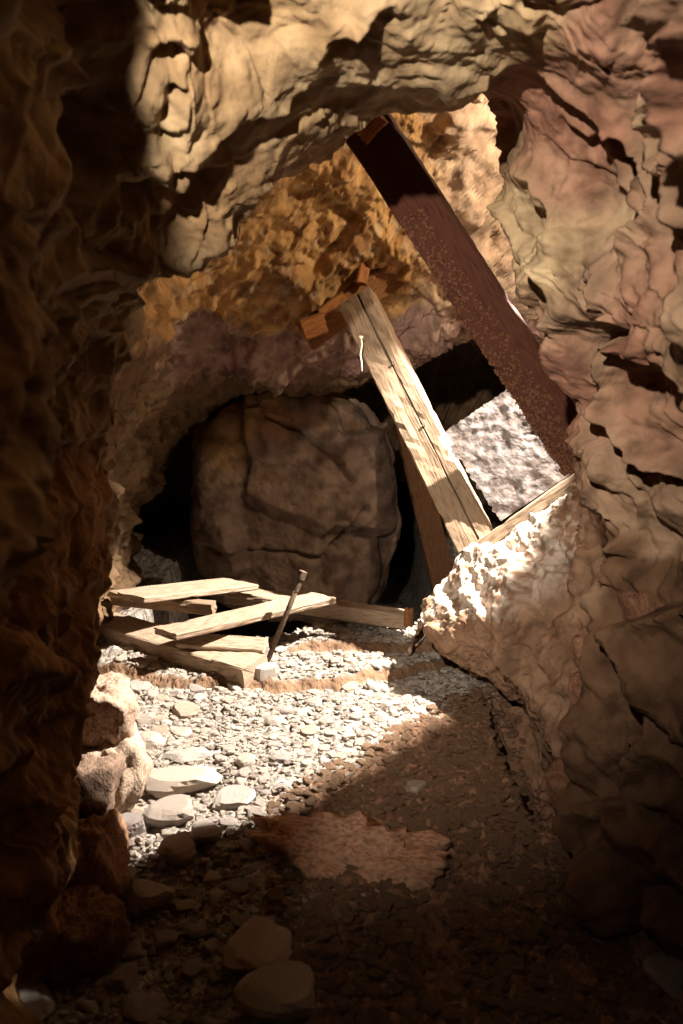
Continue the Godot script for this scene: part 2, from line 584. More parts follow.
func build_shell() -> void:
	var plain := [[-0.7, -0.25], [-0.78, 0.35], [-0.74, 0.8], [-0.68, 1.2], [-0.6, 1.5], [-0.58, 2.05], [-0.42, 2.5], [-0.05, 2.65], [0.3, 2.55], [0.62, 2.2], [0.7, 1.65], [0.76, 1.25], [0.76, 0.85], [0.76, 0.4], [0.7, -0.25]]
	var rows := [
		ring_world(plain, 2.4),
		ring_world(plain, 0.6),
		ring([[-110, 2000], [-100, 1150], [-60, 650], [-50, 470], [-40, 250], [-20, -200], [80, -480], [280, -580], [520, -560], [800, -120], [860, 280], [880, 430], [900, 620], [930, 1100], [930, 1900]], 1.1),
		ring([[0, 1350], [-25, 900], [-5, 640], [0, 470], [30, 290], [85, 110], [165, 0, 1.6], [280, -95, 1.6], [530, -100, 1.6], [700, 70], [735, 290], [800, 430], [850, 620], [840, 950], [850, 1300]], 1.75),
		ring([[50, 1150], [10, 850], [60, 630], [62, 466], [98, 312], [158, 195, 2.05], [250, 112, 1.98], [338, 68, 1.95], [535, 62, 1.95], [595, 165], [635, 310], [680, 435], [715, 610], [740, 880], [760, 1080]], 2.15),
		ring([[75, 1020], [45, 800], [92, 620], [88, 465], [146, 325], [207, 215], [300, 145], [362, 103], [500, 98], [494, 215], [532, 325], [568, 440], [605, 590], [575, 815], [590, 960]], 2.5),
		ring([[60, 960], [20, 780], [60, 610], [50, 465], [90, 300], [120, 160], [220, 40], [340, -20], [520, -20], [600, 180], [640, 320], [660, 440], [665, 580], [640, 800], [640, 930]], 2.8),
		ring([[20, 900], [15, 730], [45, 600], [60, 465], [85, 330], [140, 200], [235, 100], [350, 40], [500, 0], [850, -20], [910, 260], [780, 430], [700, 560], [680, 720], [680, 850]], 3.3),
		ring([[60, 800], [65, 690], [85, 590], [105, 470], [135, 365], [190, 265], [285, 180], [380, 140], [470, 110], [780, 40], [850, 280], [740, 430], [650, 520], [650, 660], [650, 760]], 3.95),
		ring([[90, 760], [105, 640], [115, 560], [122, 470], [148, 400], [195, 338], [275, 325], [360, 318], [425, 330], [520, 318], [600, 380], [640, 460], [640, 520], [640, 600], [640, 720]], 4.5),
		ring([[110, 730], [125, 620], [135, 550], [150, 490], [178, 435], [225, 398], [285, 388], [350, 388], [425, 345], [530, 322], [640, 380], [690, 460], [680, 520], [680, 600], [680, 700]], 5.2),
		ring([[110, 700], [125, 620], [140, 550], [155, 490], [185, 435], [235, 405], [290, 392], [370, 385], [450, 345], [560, 330], [660, 380], [700, 460], [700, 520], [700, 600], [700, 700]], 6.6),
		ring([[250, 600], [260, 590], [270, 570], [280, 540], [290, 510], [300, 500], [320, 490], [370, 480], [400, 480], [420, 490], [430, 500], [440, 520], [440, 540], [440, 580], [440, 620]], 7.6),
	]
	var cu := [20, 40, 42, 42, 44, 46, 50, 50, 56, 48, 48, 44, 44, 40]
	var cv := [8, 60, 80, 80, 84, 56, 40, 60, 70, 60, 20, 8]
	var g := net(rows, cu, cv)
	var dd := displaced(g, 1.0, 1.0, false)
	var nu: int = dd[3]
	var nv: int = dd[4]
	var uc := [0]
	for c in cu:
		uc.append(uc[-1] + c)
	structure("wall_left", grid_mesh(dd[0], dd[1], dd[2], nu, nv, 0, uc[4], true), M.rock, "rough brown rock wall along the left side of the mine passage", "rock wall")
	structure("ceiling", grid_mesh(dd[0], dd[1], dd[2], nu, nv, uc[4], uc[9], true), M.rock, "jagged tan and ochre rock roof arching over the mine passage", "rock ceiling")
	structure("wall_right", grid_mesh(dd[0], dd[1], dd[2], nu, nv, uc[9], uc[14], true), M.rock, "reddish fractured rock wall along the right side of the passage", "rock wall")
	# the passage behind the viewer ends in rock
	var rr := []
	for j in 5:
		var r := []
		for i in 5:
			r.append(Vector3(-0.95 + 0.475 * i, -0.3 + 0.66 * j, 2.2))
		rr.append(r)
	var e := displaced(net(rr, [6, 6, 6, 6], [6, 6, 6, 6]), -1.0, 1.0, false)
	structure("wall_rear", grid_mesh(e[0], e[1], e[2], e[3], e[4], 0, e[3] - 1, false), M.rock, "rock face closing the passage behind the viewer", "rock wall")

func seg_dist(p: Vector2, a: Vector2, b: Vector2) -> float:
	var t := clampf((p - a).dot(b - a) / (b - a).length_squared(), 0, 1)
	return p.distance_to(a + (b - a) * t)

func build_back_wall() -> void:
	# a rounded face of rock closing the chamber, with a crack down its right side
	var c := pix(290, 505, 5.75)
	var nu := 170
	var nv := 150
	var p := PackedVector3Array()
	var nb := PackedVector3Array()
	for v in nv:
		for u in nu:
			var th := lerpf(-1.75, 1.75, float(u) / (nu - 1))
			var ph := lerpf(-1.25, 1.45, float(v) / (nv - 1))
			var dir := Vector3(sin(th) * cos(ph), sin(ph), cos(th) * cos(ph))
			var sq := 1.0 / pow(pow(absf(dir.x), 3.6) + pow(absf(dir.y), 3.6) + pow(absf(dir.z), 3.6), 1.0 / 3.6)
			p.append(c + dir * sq * Vector3(0.55, 0.66, 0.30))
			nb.append(dir)
	var q := PackedVector3Array()
	var col := PackedColorArray()
	var crack := [Vector2(365, 500), Vector2(350, 530), Vector2(330, 552), Vector2(326, 580)]
	var crack3 := [Vector2(200, 542), Vector2(250, 547), Vector2(300, 546), Vector2(332, 553)]
	var crack2 := [Vector2(272, 408), Vector2(310, 425), Vector2(340, 448), Vector2(352, 470)]
	for i in p.size():
		var b := p[i]
		var w := b * 1.0
		var f := facets(Vector3(w.x * 2.4, w.y * 2.2, w.z * 2.4) + Vector3(3.3, 1.2, 0.4), 5)
		var f2 := facets(w * 6.5, 6)
		var h := f.x * 0.10 + f2.x * 0.016 + n_big.get_noise_3d(b.x, b.y, b.z) * 0.04 + n_fine.get_noise_3d(b.x, b.y, b.z) * 0.005
		# where each crack runs, measured across the face
		var at2 := Vector2(341.5 + (b.x - c.x) / 5.4 * F + (290 - 341.5), 505 - (b.y - c.y) / 5.4 * F)
		var dmin := 99.0
		for k in 3:
			dmin = minf(dmin, seg_dist(at2, crack[k], crack[k + 1]))
			dmin = minf(dmin, seg_dist(at2, crack3[k], crack3[k + 1]) * 1.6)
			dmin = minf(dmin, seg_dist(at2, crack2[k], crack2[k + 1]) * 1.3)
		h -= 0.05 * smoothstep(5.0, 0.5, dmin + 4.0 * n_mid.get_noise_3d(b.x, b.y, b.z))
		q.append(b + nb[i] * h)
		var a := n_mid.get_noise_3d(b.x, b.y, b.z)
		var bb := n_big.get_noise_3d(b.x * 2.0, b.y * 2.0, b.z)
		var cc := lc(0.33, 0.225, 0.165).lerp(lc(0.25, 0.17, 0.13), clampf(0.5 + a * 1.5, 0, 1))
		cc = cc.lerp(lc(0.42, 0.24, 0.09), clampf((bb + (b.y - c.y) * 1.2 - (b.x - c.x) * 0.6 - 0.35) * 2.0, 0, 1) * 0.6)
		col.append(cc)
	structure("wall_back", grid_mesh(q, grid_normals(q, nu, nv, 1.0), col, nu, nv, 0, nu - 1, true), M.rock, "rounded grey brown rock face at the end of the chamber, cracked on its right", "rock wall")

# ---------- floor ----------
func mud_edge(z: float) -> float:   # x of the border between rubble (left) and dirt (right)
	if z < -3.6:
		return 0.45 + (-3.6 - z) * 1.6
	if z < -2.75:
		return lerpf(-0.18, 0.45, (-2.75 - z) / 0.85)
	return lerpf(-0.12, -0.18, clampf((-1.7 - z) / 1.05, 0, 1))

func banks(x: float) -> Vector2:   # where the two low banks run
	var s1 := -3.70 - 0.30 * pow(x + 0.25, 2.0) - 0.25 * maxf(0.0, x) + 0.03 * n_mid.get_noise_2d(x, 3.0)
	var s2 := -3.98 - 0.12 * (x + 0.4) + 0.03 * n_mid.get_noise_2d(x, 8.0)
	return Vector2(s1, s2)

func on_bank(x: float, z: float) -> float:
	var b := banks(x)
	return maxf(exp(-pow((z - b.x) / 0.032, 2.0)), exp(-pow((z - b.y) / 0.026, 2.0)) * smoothstep(-0.35, -0.1, x))

func floor_height(x: float, z: float) -> float:
	var n := n_big.get_noise_3d(x * 1.3, 0.0, z * 1.3)
	var h := n * 0.04
	# low banks across the floor in front of the boards
	var sp := banks(x)
	var s1: float = sp.x
	var s2: float = sp.y
	h += 0.04 * smoothstep(s1 + 0.03, s1 - 0.03, z)
	h += 0.036 * smoothstep(s2 + 0.025, s2 - 0.025, z) * smoothstep(-0.35, -0.1, x)
	# the dirt lies a little higher in the middle and falls away beside the outcrop
	h += 0.05 * exp(-(pow((x - 0.2) / 0.35, 2.0) + pow((z + 2.5) / 0.6, 2.0)))
	h -= 0.30 * smoothstep(0.52, 0.64, x) * smoothstep(-2.55, -2.8, z) * smoothstep(-3.75, -3.45, z)
	# left: ground falls towards the near left
	h -= 0.10 * smoothstep(-0.15, -0.5, x) * smoothstep(-2.7, -2.1, z)
	# pit under the boards
	var pit := smoothstep(-4.22, -4.32, z + 0.10 * n + 0.08 * x) * smoothstep(-0.95, -0.85, x) * smoothstep(0.62, 0.5, x)
	h -= 0.7 * pit
	return h

func build_floor() -> void:
	var xs := PackedFloat32Array()
	var zs := PackedFloat32Array()
	var nx := 300
	for i in nx:
		xs.append(lerpf(-1.4, 1.4, float(i) / (nx - 1)))
	var z := -7.8
	while z < 2.5:
		zs.append(z)
		z += 0.03 if z < -4.8 or z > -1.2 else 0.009
	var nv := zs.size()
	var p := PackedVector3Array()
	var col := PackedColorArray()
	for v in nv:
		for u in nx:
			var x := xs[u]
			var zz := zs[v]
			var m := smoothstep(-0.05, 0.05, x - mud_edge(zz) + 0.10 * n_mid.get_noise_2d(x, zz))
			var h := floor_height(x, zz)
			var cl := facets(Vector3(x * 22.0, 0.5, zz * 22.0), 9)
			var lump := n_mid.get_noise_3d(x * 2.2, 4.0, zz * 2.2) * 0.022 + n_fine.get_noise_3d(x * 1.4, 0, zz * 1.4) * 0.020
			h += lerpf(lump * 0.45 + cl.x * 0.004, lump + cl.x * 0.011, m)
			p.append(Vector3(x, h, zz))
			var f := n_fine.get_noise_3d(x, 7.0, zz)
			var mud := lc(0.235, 0.13, 0.08).lerp(lc(0.285, 0.165, 0.105), clampf(0.4 + f * 1.6, 0, 1))
			var gr := lc(0.30, 0.26, 0.23).lerp(lc(0.42, 0.38, 0.34), clampf(0.5 + f * 2.0, 0, 1))
			# earth shows on the faces of the low banks
			gr = gr.lerp(lc(0.22, 0.135, 0.085), clampf(on_bank(x, zz) * 1.3 + 0.5 * f, 0, 1) * smoothstep(0.15, 0.4, on_bank(x, zz)))
			col.append(gr.lerp(mud, m))
	var nrm := grid_normals(p, nx, nv, -1.0)
	structure("floor", grid_mesh(p, nrm, col, nx, nv, 0, nx - 1, false), M.dirt, "uneven mine floor of pale gravel on the left and brown dirt on the right", "ground")

func build_outcrop() -> void:
	var s := 0.22
	var rows := [
		[[415, 660, 3.95 + s], [450, 610, 4.1 + s], [500, 570, 4.1 + s], [560, 520, 4.0 + s], [640, 460, 3.9], [740, 400, 3.7]],
		[[424, 614, 3.78 + s], [455, 574, 3.75 + s], [500, 537, 3.70 + s], [545, 507, 3.63 + s], [590, 472, 3.72], [690, 430, 3.4]],
		[[428, 622, 3.70 + s], [470, 590, 3.6 + s], [520, 556, 3.48 + s], [572, 530, 3.35 + s], [620, 500, 3.2], [710, 480, 2.9]],
		[[436, 636, 3.66 + s], [475, 628, 3.46 + s], [530, 620, 3.25 + s], [590, 600, 3.1 + s], [650, 590, 2.9], [730, 580, 2.7]],
		[[446, 648, 3.68 + s], [488, 664, 3.48 + s], [535, 680, 3.22 + s], [590, 700, 3.0 + s], [650, 700, 2.85], [740, 690, 2.6]],
		[[455, 658, 3.76 + s], [498, 690, 3.62 + s], [545, 735, 3.38 + s], [590, 790, 3.05 + s], [650, 820, 2.85], [750, 800, 2.6]],
		[[470, 676, 3.95 + s], [520, 715, 3.85 + s], [570, 780, 3.6 + s], [640, 860, 3.3 + s], [700, 900, 3.1], [770, 900, 2.8]],
	]
	var r2 := []
	for r in rows:
		r2.append(ring(r, 3.0))
	var g := net(r2, [40, 40, 44, 40, 30], [26, 36, 44, 36, 30, 24])
	var p: PackedVector3Array = g[0]
	var nu: int = g[1]
	var nv: int = g[2]
	var nb := grid_normals(p, nu, nv, -1.0)
	var q := PackedVector3Array()
	var col := PackedColorArray()
	for i in p.size():
		var b := p[i]
		q.append(b + nb[i] * rock_relief(b + Vector3(2.0, 0, 0), 0.75))
		var a := n_mid.get_noise_3d(b.x, b.y, b.z)
		var f := n_fine.get_noise_3d(b.x, b.y, b.z)
		var c := lc(0.25, 0.15, 0.095).lerp(lc(0.33, 0.21, 0.14), clampf(0.5 + a * 1.6, 0, 1))
		# pale dust and grit lying on the top of the outcrop
		var dust := smoothstep(0.35, 0.75, nb[i].y + 0.5 * f + 0.3 * a) * smoothstep(-3.3, -3.5, b.z)
		c = c.lerp(lc(0.62, 0.56, 0.50), dust * 0.85)
		col.append(c)
	var w: Node3D = get_node("wall_right")
	var o := part("rock_outcrop", grid_mesh(q, grid_normals(q, nu, nv, -1.0), col, nu, nv, 0, nu - 1, false), M.rock, w)
	o.set_meta("label", "bulging brown outcrop with a pale dusty top under the leaning prop")

# ---------- single stones ----------
func stone_mesh(s: int, flat: float, tone: Color, rough := 0.0, planes := 11) -> ArrayMesh:
	var r := RandomNumberGenerator.new()
	r.seed = s
	var pl := []
	for i in planes:
		var n := Vector3(r.randfn(), r.randfn(), r.randfn()).normalized()
		pl.append([n, r.randf_range(0.62, 1.0)])
	pl.append([Vector3.UP, r.randf_range(0.5, 0.75)])
	pl.append([Vector3.DOWN, 0.7])
	var sp := SphereMesh.new()
	var seg := 20 if rough == 0.0 else 56
	var rg := 10 if rough == 0.0 else 28
	var st := SurfaceTool.new()
	st.begin(Mesh.PRIMITIVE_TRIANGLES)
	var pts := []
	for j in rg + 1:
		for i in seg:
			var th := TAU * i / seg
			var ph := PI * j / rg
			var d := Vector3(sin(ph) * cos(th), cos(ph), sin(ph) * sin(th))
			var rad := 1.15
			for e in pl:
				var c: float = d.dot(e[0])
				if c > 0.05:
					rad = minf(rad, e[1] / c)
			var q := d * rad
			if rough > 0.0:
				q += d * (n_mid.get_noise_3d(q.x * 0.35 + s, q.y * 0.35, q.z * 0.35) * rough + facets(q * 2.2 + Vector3(s, 0, 0), 3).x * rough * 0.8 + facets(q * 5.0 + Vector3(s, 0, 0), 4).x * rough * 0.3)
			pts.append(q * Vector3(1, flat, 1))
	st.set_smooth_group(-1 if rough == 0.0 else 0)
	for j in rg:
		for i in seg:
			var a: Vector3 = pts[j * seg + i]
			var b: Vector3 = pts[j * seg + (i + 1) % seg]
			var c: Vector3 = pts[(j + 1) * seg + i]
			var d: Vector3 = pts[(j + 1) * seg + (i + 1) % seg]
			if j > 0:
				for v in [a, c, b]:
					st.set_color(tone)
					st.add_vertex(v)
			if j < rg - 1:
				for v in [b, c, d]:
					st.set_color(tone)
					st.add_vertex(v)
	st.generate_normals()
	return flipped(st.commit())

func flipped(m: ArrayMesh) -> ArrayMesh:
	# wind and shade outwards
	var a := m.surface_get_arrays(0)
	var v: PackedVector3Array = a[Mesh.ARRAY_VERTEX]
	var n: PackedVector3Array = a[Mesh.ARRAY_NORMAL]
	var s := 0.0
	for i in v.size():
		s += v[i].dot(n[i])
	if s < 0.0:
		for i in n.size():
			n[i] = -n[i]
		a[Mesh.ARRAY_NORMAL] = n
		if a[Mesh.ARRAY_INDEX] != null:
			var x: PackedInt32Array = a[Mesh.ARRAY_INDEX]
			x.reverse()
			a[Mesh.ARRAY_INDEX] = x
		else:
			for k in [Mesh.ARRAY_VERTEX, Mesh.ARRAY_NORMAL]:
				var w: PackedVector3Array = a[k]
				w.reverse()
				a[k] = w
	var out := ArrayMesh.new()
	out.add_surface_from_arrays(Mesh.PRIMITIVE_TRIANGLES, a)
	return out

func tinted_stone(c: Color, scale := 5.0) -> StandardMaterial3D:
	var m: StandardMaterial3D = M.stone.duplicate()
	m.albedo_color = c
	m.uv1_scale = Vector3(scale, scale, scale)
	return m

func build_left_blocks() -> void:
	var w: Node3D = get_node("wall_left")
	var list := [
		[98, 712, 2.95, 0.10, 0.13, 0.12, Color(0.72, 0.62, 0.54), 301, 0.2],
		[78, 785, 2.85, 0.13, 0.17, 0.16, Color(0.52, 0.43, 0.37), 302, 0.7],
		[116, 775, 2.98, 0.11, 0.17, 0.14, Color(0.75, 0.66, 0.58), 303, 1.3],
		[92, 868, 2.72, 0.10, 0.20, 0.14, Color(0.62, 0.47, 0.36), 304, 0.4],
		[70, 930, 2.5, 0.13, 0.16, 0.14, Color(0.5, 0.36, 0.25), 305, 0.9],
	]
	for e in list:
		var m := stone_mesh(e[7], 1.0, Color.WHITE, 0.12, 9)
		var b := Basis(Vector3.UP, e[8]).scaled(Vector3(e[3], e[4], e[5]))
		part("rock_block", m, tinted_stone(e[6], 1.2), w, Transform3D(b, pix(e[0], e[1], e[2])))

func build_right_blocks() -> void:
	var w: Node3D = get_node("wall_right")
	var list := [
		[612, 652, 2.62, 0.085, 0.11, 0.08, Color(0.60, 0.45, 0.36), 321, 0.5],
		[585, 700, 2.72, 0.06, 0.10, 0.06, Color(0.58, 0.43, 0.34), 322, 1.1],
		[578, 790, 2.76, 0.07, 0.13, 0.08, Color(0.55, 0.41, 0.32), 323, 0.2],
		[655, 620, 2.45, 0.07, 0.15, 0.08, Color(0.52, 0.38, 0.30), 325, 0.8],
	]
	for e in list:
		var m := stone_mesh(e[7], 1.0, Color.WHITE, 0.14, 9)
		var b := Basis(Vector3(0, 0, 1), 0.3).scaled(Vector3.ONE) * Basis(Vector3.UP, e[8]).scaled(Vector3(e[3], e[4], e[5]))
		part("rock_block", m, tinted_stone(e[6], 1.2), w, Transform3D(b, pix(e[0], e[1], e[2])))

# ================= timbers =================
# a sawn timber along its own x axis, from x = 0, width along z, thickness along y, with worn edges
func timber_mesh(length: float, width: float, thick: float, s: int, wear := 0.004, skew := 0.0, groove := 99.0) -> ArrayMesh:
	var rings := maxi(8, int(length / 0.03))
	var prof := []
	var b := minf(0.006, thick * 0.2)
	var hw := width / 2
	var ht := thick / 2
	var sides := [[Vector2(-hw + b, ht), Vector2(hw - b, ht)], [Vector2(hw, ht - b), Vector2(hw, -ht + b)], [Vector2(hw - b, -ht), Vector2(-hw + b, -ht)], [Vector2(-hw, -ht + b), Vector2(-hw, ht - b)]]
	for e in sides:
		var n := 5 if (e[1] - e[0]).length() > 0.06 else 3
		for k in n + 1:
			prof.append(e[0].lerp(e[1], float(k) / n))
		if groove < 1.0 and prof.size() == n + 1:   # a long drying split in the upper face
			var cut := []
			for q in prof:
				if q.x < groove - 0.006:
					cut.append(q)
			cut.append_array([Vector2(groove - 0.005, ht), Vector2(groove - 0.001, ht - 0.025), Vector2(groove + 0.001, ht - 0.025), Vector2(groove + 0.004, ht)])
			for q in prof:
				if q.x > groove + 0.006:
					cut.append(q)
			prof = cut
	var np := prof.size()
	var p := PackedVector3Array()
	for i in rings + 1:
		var x := length * i / rings
		for j in np + 1:
			var q: Vector2 = prof[j % np]
			var o := Vector3(x + skew * q.x / maxf(width, 0.01), q.y, q.x)
			var w := n_wood.get_noise_3d(x * 0.5 + s * 3.1, q.x * 4.0, q.y * 4.0)
			var chip := maxf(0.0, n_wood.get_noise_3d(x * 1.6 + s * 7.7, q.x * 2.0 + 5.0, q.y * 2.0) - 0.25) * wear * 6.0
			var c := Vector2(q.x, q.y)
			var inward := -Vector3(0, signf(c.y) * (0.5 if absf(c.y) > ht * 0.7 else 0.0), signf(c.x) * (1.0 if absf(c.x) > hw * 0.8 else 0.0))
			o += inward * chip + Vector3(0, w * wear, w * wear * 0.8)
			if i == 0 or i == rings:
				o.x += n_wood.get_noise_3d(q.x * 12.0, q.y * 12.0, s) * 0.012
			p.append(o)
	var st := SurfaceTool.new()
	st.begin(Mesh.PRIMITIVE_TRIANGLES)
	st.set_smooth_group(-1)
	var wd := np + 1
	for i in rings:
		for j in np:
			var a := p[i * wd + j]
			var bb := p[i * wd + j + 1]
			var c := p[(i + 1) * wd + j]
			var d := p[(i + 1) * wd + j + 1]
			for v in [a, c, bb, bb, c, d]:
				st.add_vertex(v)
	for e in [0, rings]:
		var mid := Vector3.ZERO
		for j in np:
			mid += p[e * wd + j] / np
		for j in np:
			if e == 0:
				for v in [mid, p[j], p[j + 1]]:
					st.add_vertex(v)
			else:
				for v in [mid, p[e * wd + j + 1], p[e * wd + j]]:
					st.add_vertex(v)
	st.generate_normals()
	return flipped_by_centre(st.commit(), Vector3(length / 2, 0, 0))

func flipped_by_centre(m: ArrayMesh, c: Vector3) -> ArrayMesh:
	var a := m.surface_get_arrays(0)
	var v: PackedVector3Array = a[Mesh.ARRAY_VERTEX]
	var n: PackedVector3Array = a[Mesh.ARRAY_NORMAL]
	var s := 0.0
	for i in v.size():
		s += Vector3(0, v[i].y - c.y, v[i].z - c.z).dot(n[i])
	if s < 0.0:
		for i in n.size():
			n[i] = -n[i]
		v.reverse()
		n.reverse()
		a[Mesh.ARRAY_VERTEX] = v
		a[Mesh.ARRAY_NORMAL] = n
	var out := ArrayMesh.new()
	out.add_surface_from_arrays(Mesh.PRIMITIVE_TRIANGLES, a)
	return out

func along(a: Vector3, b: Vector3, face: Vector3) -> Transform3D:   # local x from a to b, local y as near to face as can be
	var x := (b - a).normalized()
	var z := x.cross(face).normalized()
	var y := z.cross(x).normalized()
	return Transform3D(Basis(x, y, z), a)

func timber(called: String, label: String, category: String, a: Vector3, b: Vector3, face: Vector3, width: float, thick: float, mat: Material, s: int, body := "beam", wear := 0.004, group := "", skew := 0.0, groove := 99.0) -> Node3D:
	var t := thing(called, label, category, along(a, b, face), group)
	part(body, timber_mesh(a.distance_to(b), width, thick, s, wear, skew, groove), mat, t)
	return t

func nail(t: Node3D, where: Vector3, dirv := Vector3.UP, size := 0.006) -> void:
	var c := CylinderMesh.new()
	c.top_radius = size
	c.bottom_radius = size
	c.height = size * 1.6
	c.radial_segments = 10
	c.rings = 1
	var x := dirv.normalized()
	var tt := Transform3D(Basis(Quaternion(Vector3.UP, x)), where)
	part("nail", c, M.iron, t, tt)

func build_timbers() -> void:
	# board added out of view beside the viewer to shade the left side
	timber("shade_board", "wide upright board added out of view beside the viewer to shade the left side", "board", Vector3(-0.42, 0.0, -0.32), Vector3(-0.425, 2.085, -0.36), Vector3(0, 0, 1), 0.17, 0.045, M.wood_brown, 91, "board")
	# pale prop standing on the outcrop, leaning away to the upper left
	var a := pix(478, 545, 4.0)
	var b := pix(357, 300, 4.27)
	var t := timber("timber_prop", "pale split timber prop leaning from the outcrop up to the roof", "timber", a, b, Vector3(-0.35, 0.25, 1), 0.155, 0.11, M.wood_pale, 3, "beam", 0.006, "", 0.0, 0.022)
	var l := a.distance_to(b)
	for i in 3:
		nail(t, Vector3(l * (0.2 + 0.25 * i), 0.058, 0.03))
	# dark plank in front, from the roof down behind the right wall
	var c := pix(362, 118, 3.0)
	var d := pix(585, 462, 3.15)
	var pl := timber("timber_plank", "thick dark red plank slanting down from the roof in front of the pale prop", "plank", c, d, Vector3(-0.30, -0.12, 1), 0.15, 0.06, M.wood_red, 8, "board", 0.004)
	var wedge := part("wedge", timber_mesh(0.085, 0.05, 0.03, 12, 0.002), M.wood_orange, pl, Transform3D(Basis(Vector3(0, 0, 1), Vector3(0, 1, 0), Vector3(-1, 0, 0)).rotated(Vector3.UP, 0.15), Vector3(0.04, 0.046, -0.06)))
	wedge.set_meta("label", "small orange wooden wedge at the top of the plank")
	var mm := MultiMesh.new()
	mm.transform_format = MultiMesh.TRANSFORM_3D
	mm.mesh = small_stone(601)
	mm.instance_count = 900
	var pln := c.distance_to(d)
	for i in 900:
		var u := 1.0 - pow(rng.randf(), 1.5) * 0.75
		var z := lerpf(0.075, -0.03 * u, pow(rng.randf(), 1.3))
		var q := rng.randf_range(0.0015, 0.004)
		mm.set_instance_transform(i, Transform3D(Basis(Vector3(0.3, 1, 0.2).normalized(), rng.randf() * TAU).scaled_local(Vector3(q * 1.5, q, q)), Vector3(u * pln, 0.030 + q * 0.4, z)))
	var grit := MultiMeshInstance3D.new()
	grit.name = "dirt_crust"
	grit.multimesh = mm
	grit.material_override = tinted_stone(Color(0.56, 0.38, 0.28))
	grit.set_meta("kind", "stuff")
	pl.add_child(grit)
	# dim post in the dark behind
	timber("timber_post", "dim brown post standing in the dark hollow behind the pale prop", "timber", pix(447, 600, 5.1), pix(400, 395, 5.3), Vector3(0, 0, 1), 0.125, 0.11, M.wood_dark, 21, "beam", 0.006)
	# cap boards jammed between the prop and the roof
	timber("cap_board", "dark cap board jammed crosswise between the pale prop and the roof", "board", pix(305, 338, 4.36), pix(400, 268, 4.40), Vector3(0, -0.4, 1), 0.13, 0.06, M.wood_brown, 31, "board")
	timber("wood_wedge", "short orange wedge block at the left end of the cap board", "wedge", pix(303, 330, 4.26), pix(325, 322, 4.27), Vector3(0.2, -0.2, 1), 0.085, 0.05, M.wood_orange, 32, "block", 0.002)
	timber("roof_wedge", "thin upright orange wedge driven above the cap board", "wedge", pix(361, 284, 4.29), pix(367, 254, 4.33), Vector3(0.1, -0.2, 1), 0.05, 0.03, M.wood_orange, 33, "block", 0.002)
	timber("wood_wedge", "dark flat wedge lying along the upper edge of the cap board", "wedge", pix(320, 314, 4.285), pix(344, 296, 4.30), Vector3(0, -0.3, 1), 0.045, 0.03, M.wood_orange, 34, "block", 0.002)
	# a scrap of string hanging from the prop
	var st := thing("string_scrap", "short white frayed string hanging from the top of the pale prop", "string", Transform3D(Basis(), pix(361, 337, 4.10)))
	part("strand", tube_mesh([Vector3(0, 0, 0), Vector3(0.004, -0.03, 0.002), Vector3(-0.003, -0.07, 0.003), Vector3(0.003, -0.105, 0.0), Vector3(0.004, -0.14, 0.002)], 0.0035, 6), M.string, st)
	part("knot", tube_mesh([Vector3(-0.006, 0.004, 0), Vector3(0.0, -0.006, 0.004), Vector3(0.006, 0.003, 0)], 0.005, 6), M.string, st)
	build_sheet()

func tube_mesh(path: Array, r: float, seg: int) -> ArrayMesh:
	var st := SurfaceTool.new()
	st.begin(Mesh.PRIMITIVE_TRIANGLES)
	var rings := []
	for i in path.size():
		var d: Vector3 = (path[mini(i + 1, path.size() - 1)] - path[maxi(i - 1, 0)]).normalized()
		var x := d.cross(Vector3(0.3, 0.2, 1)).normalized()
		var y := d.cross(x)
		var rr := []
		for k in seg:
			rr.append(path[i] + (x * cos(TAU * k / seg) + y * sin(TAU * k / seg)) * r)
		rings.append(rr)
	for i in path.size() - 1:
		for k in seg:
			var k2 := (k + 1) % seg
			for v in [rings[i][k], rings[i][k2], rings[i + 1][k], rings[i][k2], rings[i + 1][k2], rings[i + 1][k]]:
				st.add_vertex(v)
	for e in [0, path.size() - 1]:
		for k in seg:
			var k2 := (k + 1) % seg
			for v in ([path[e], rings[e][k2], rings[e][k]] if e == 0 else [path[e], rings[e][k], rings[e][k2]]):
				st.add_vertex(v)
	st.index()
	st.generate_normals()
	return st.commit()

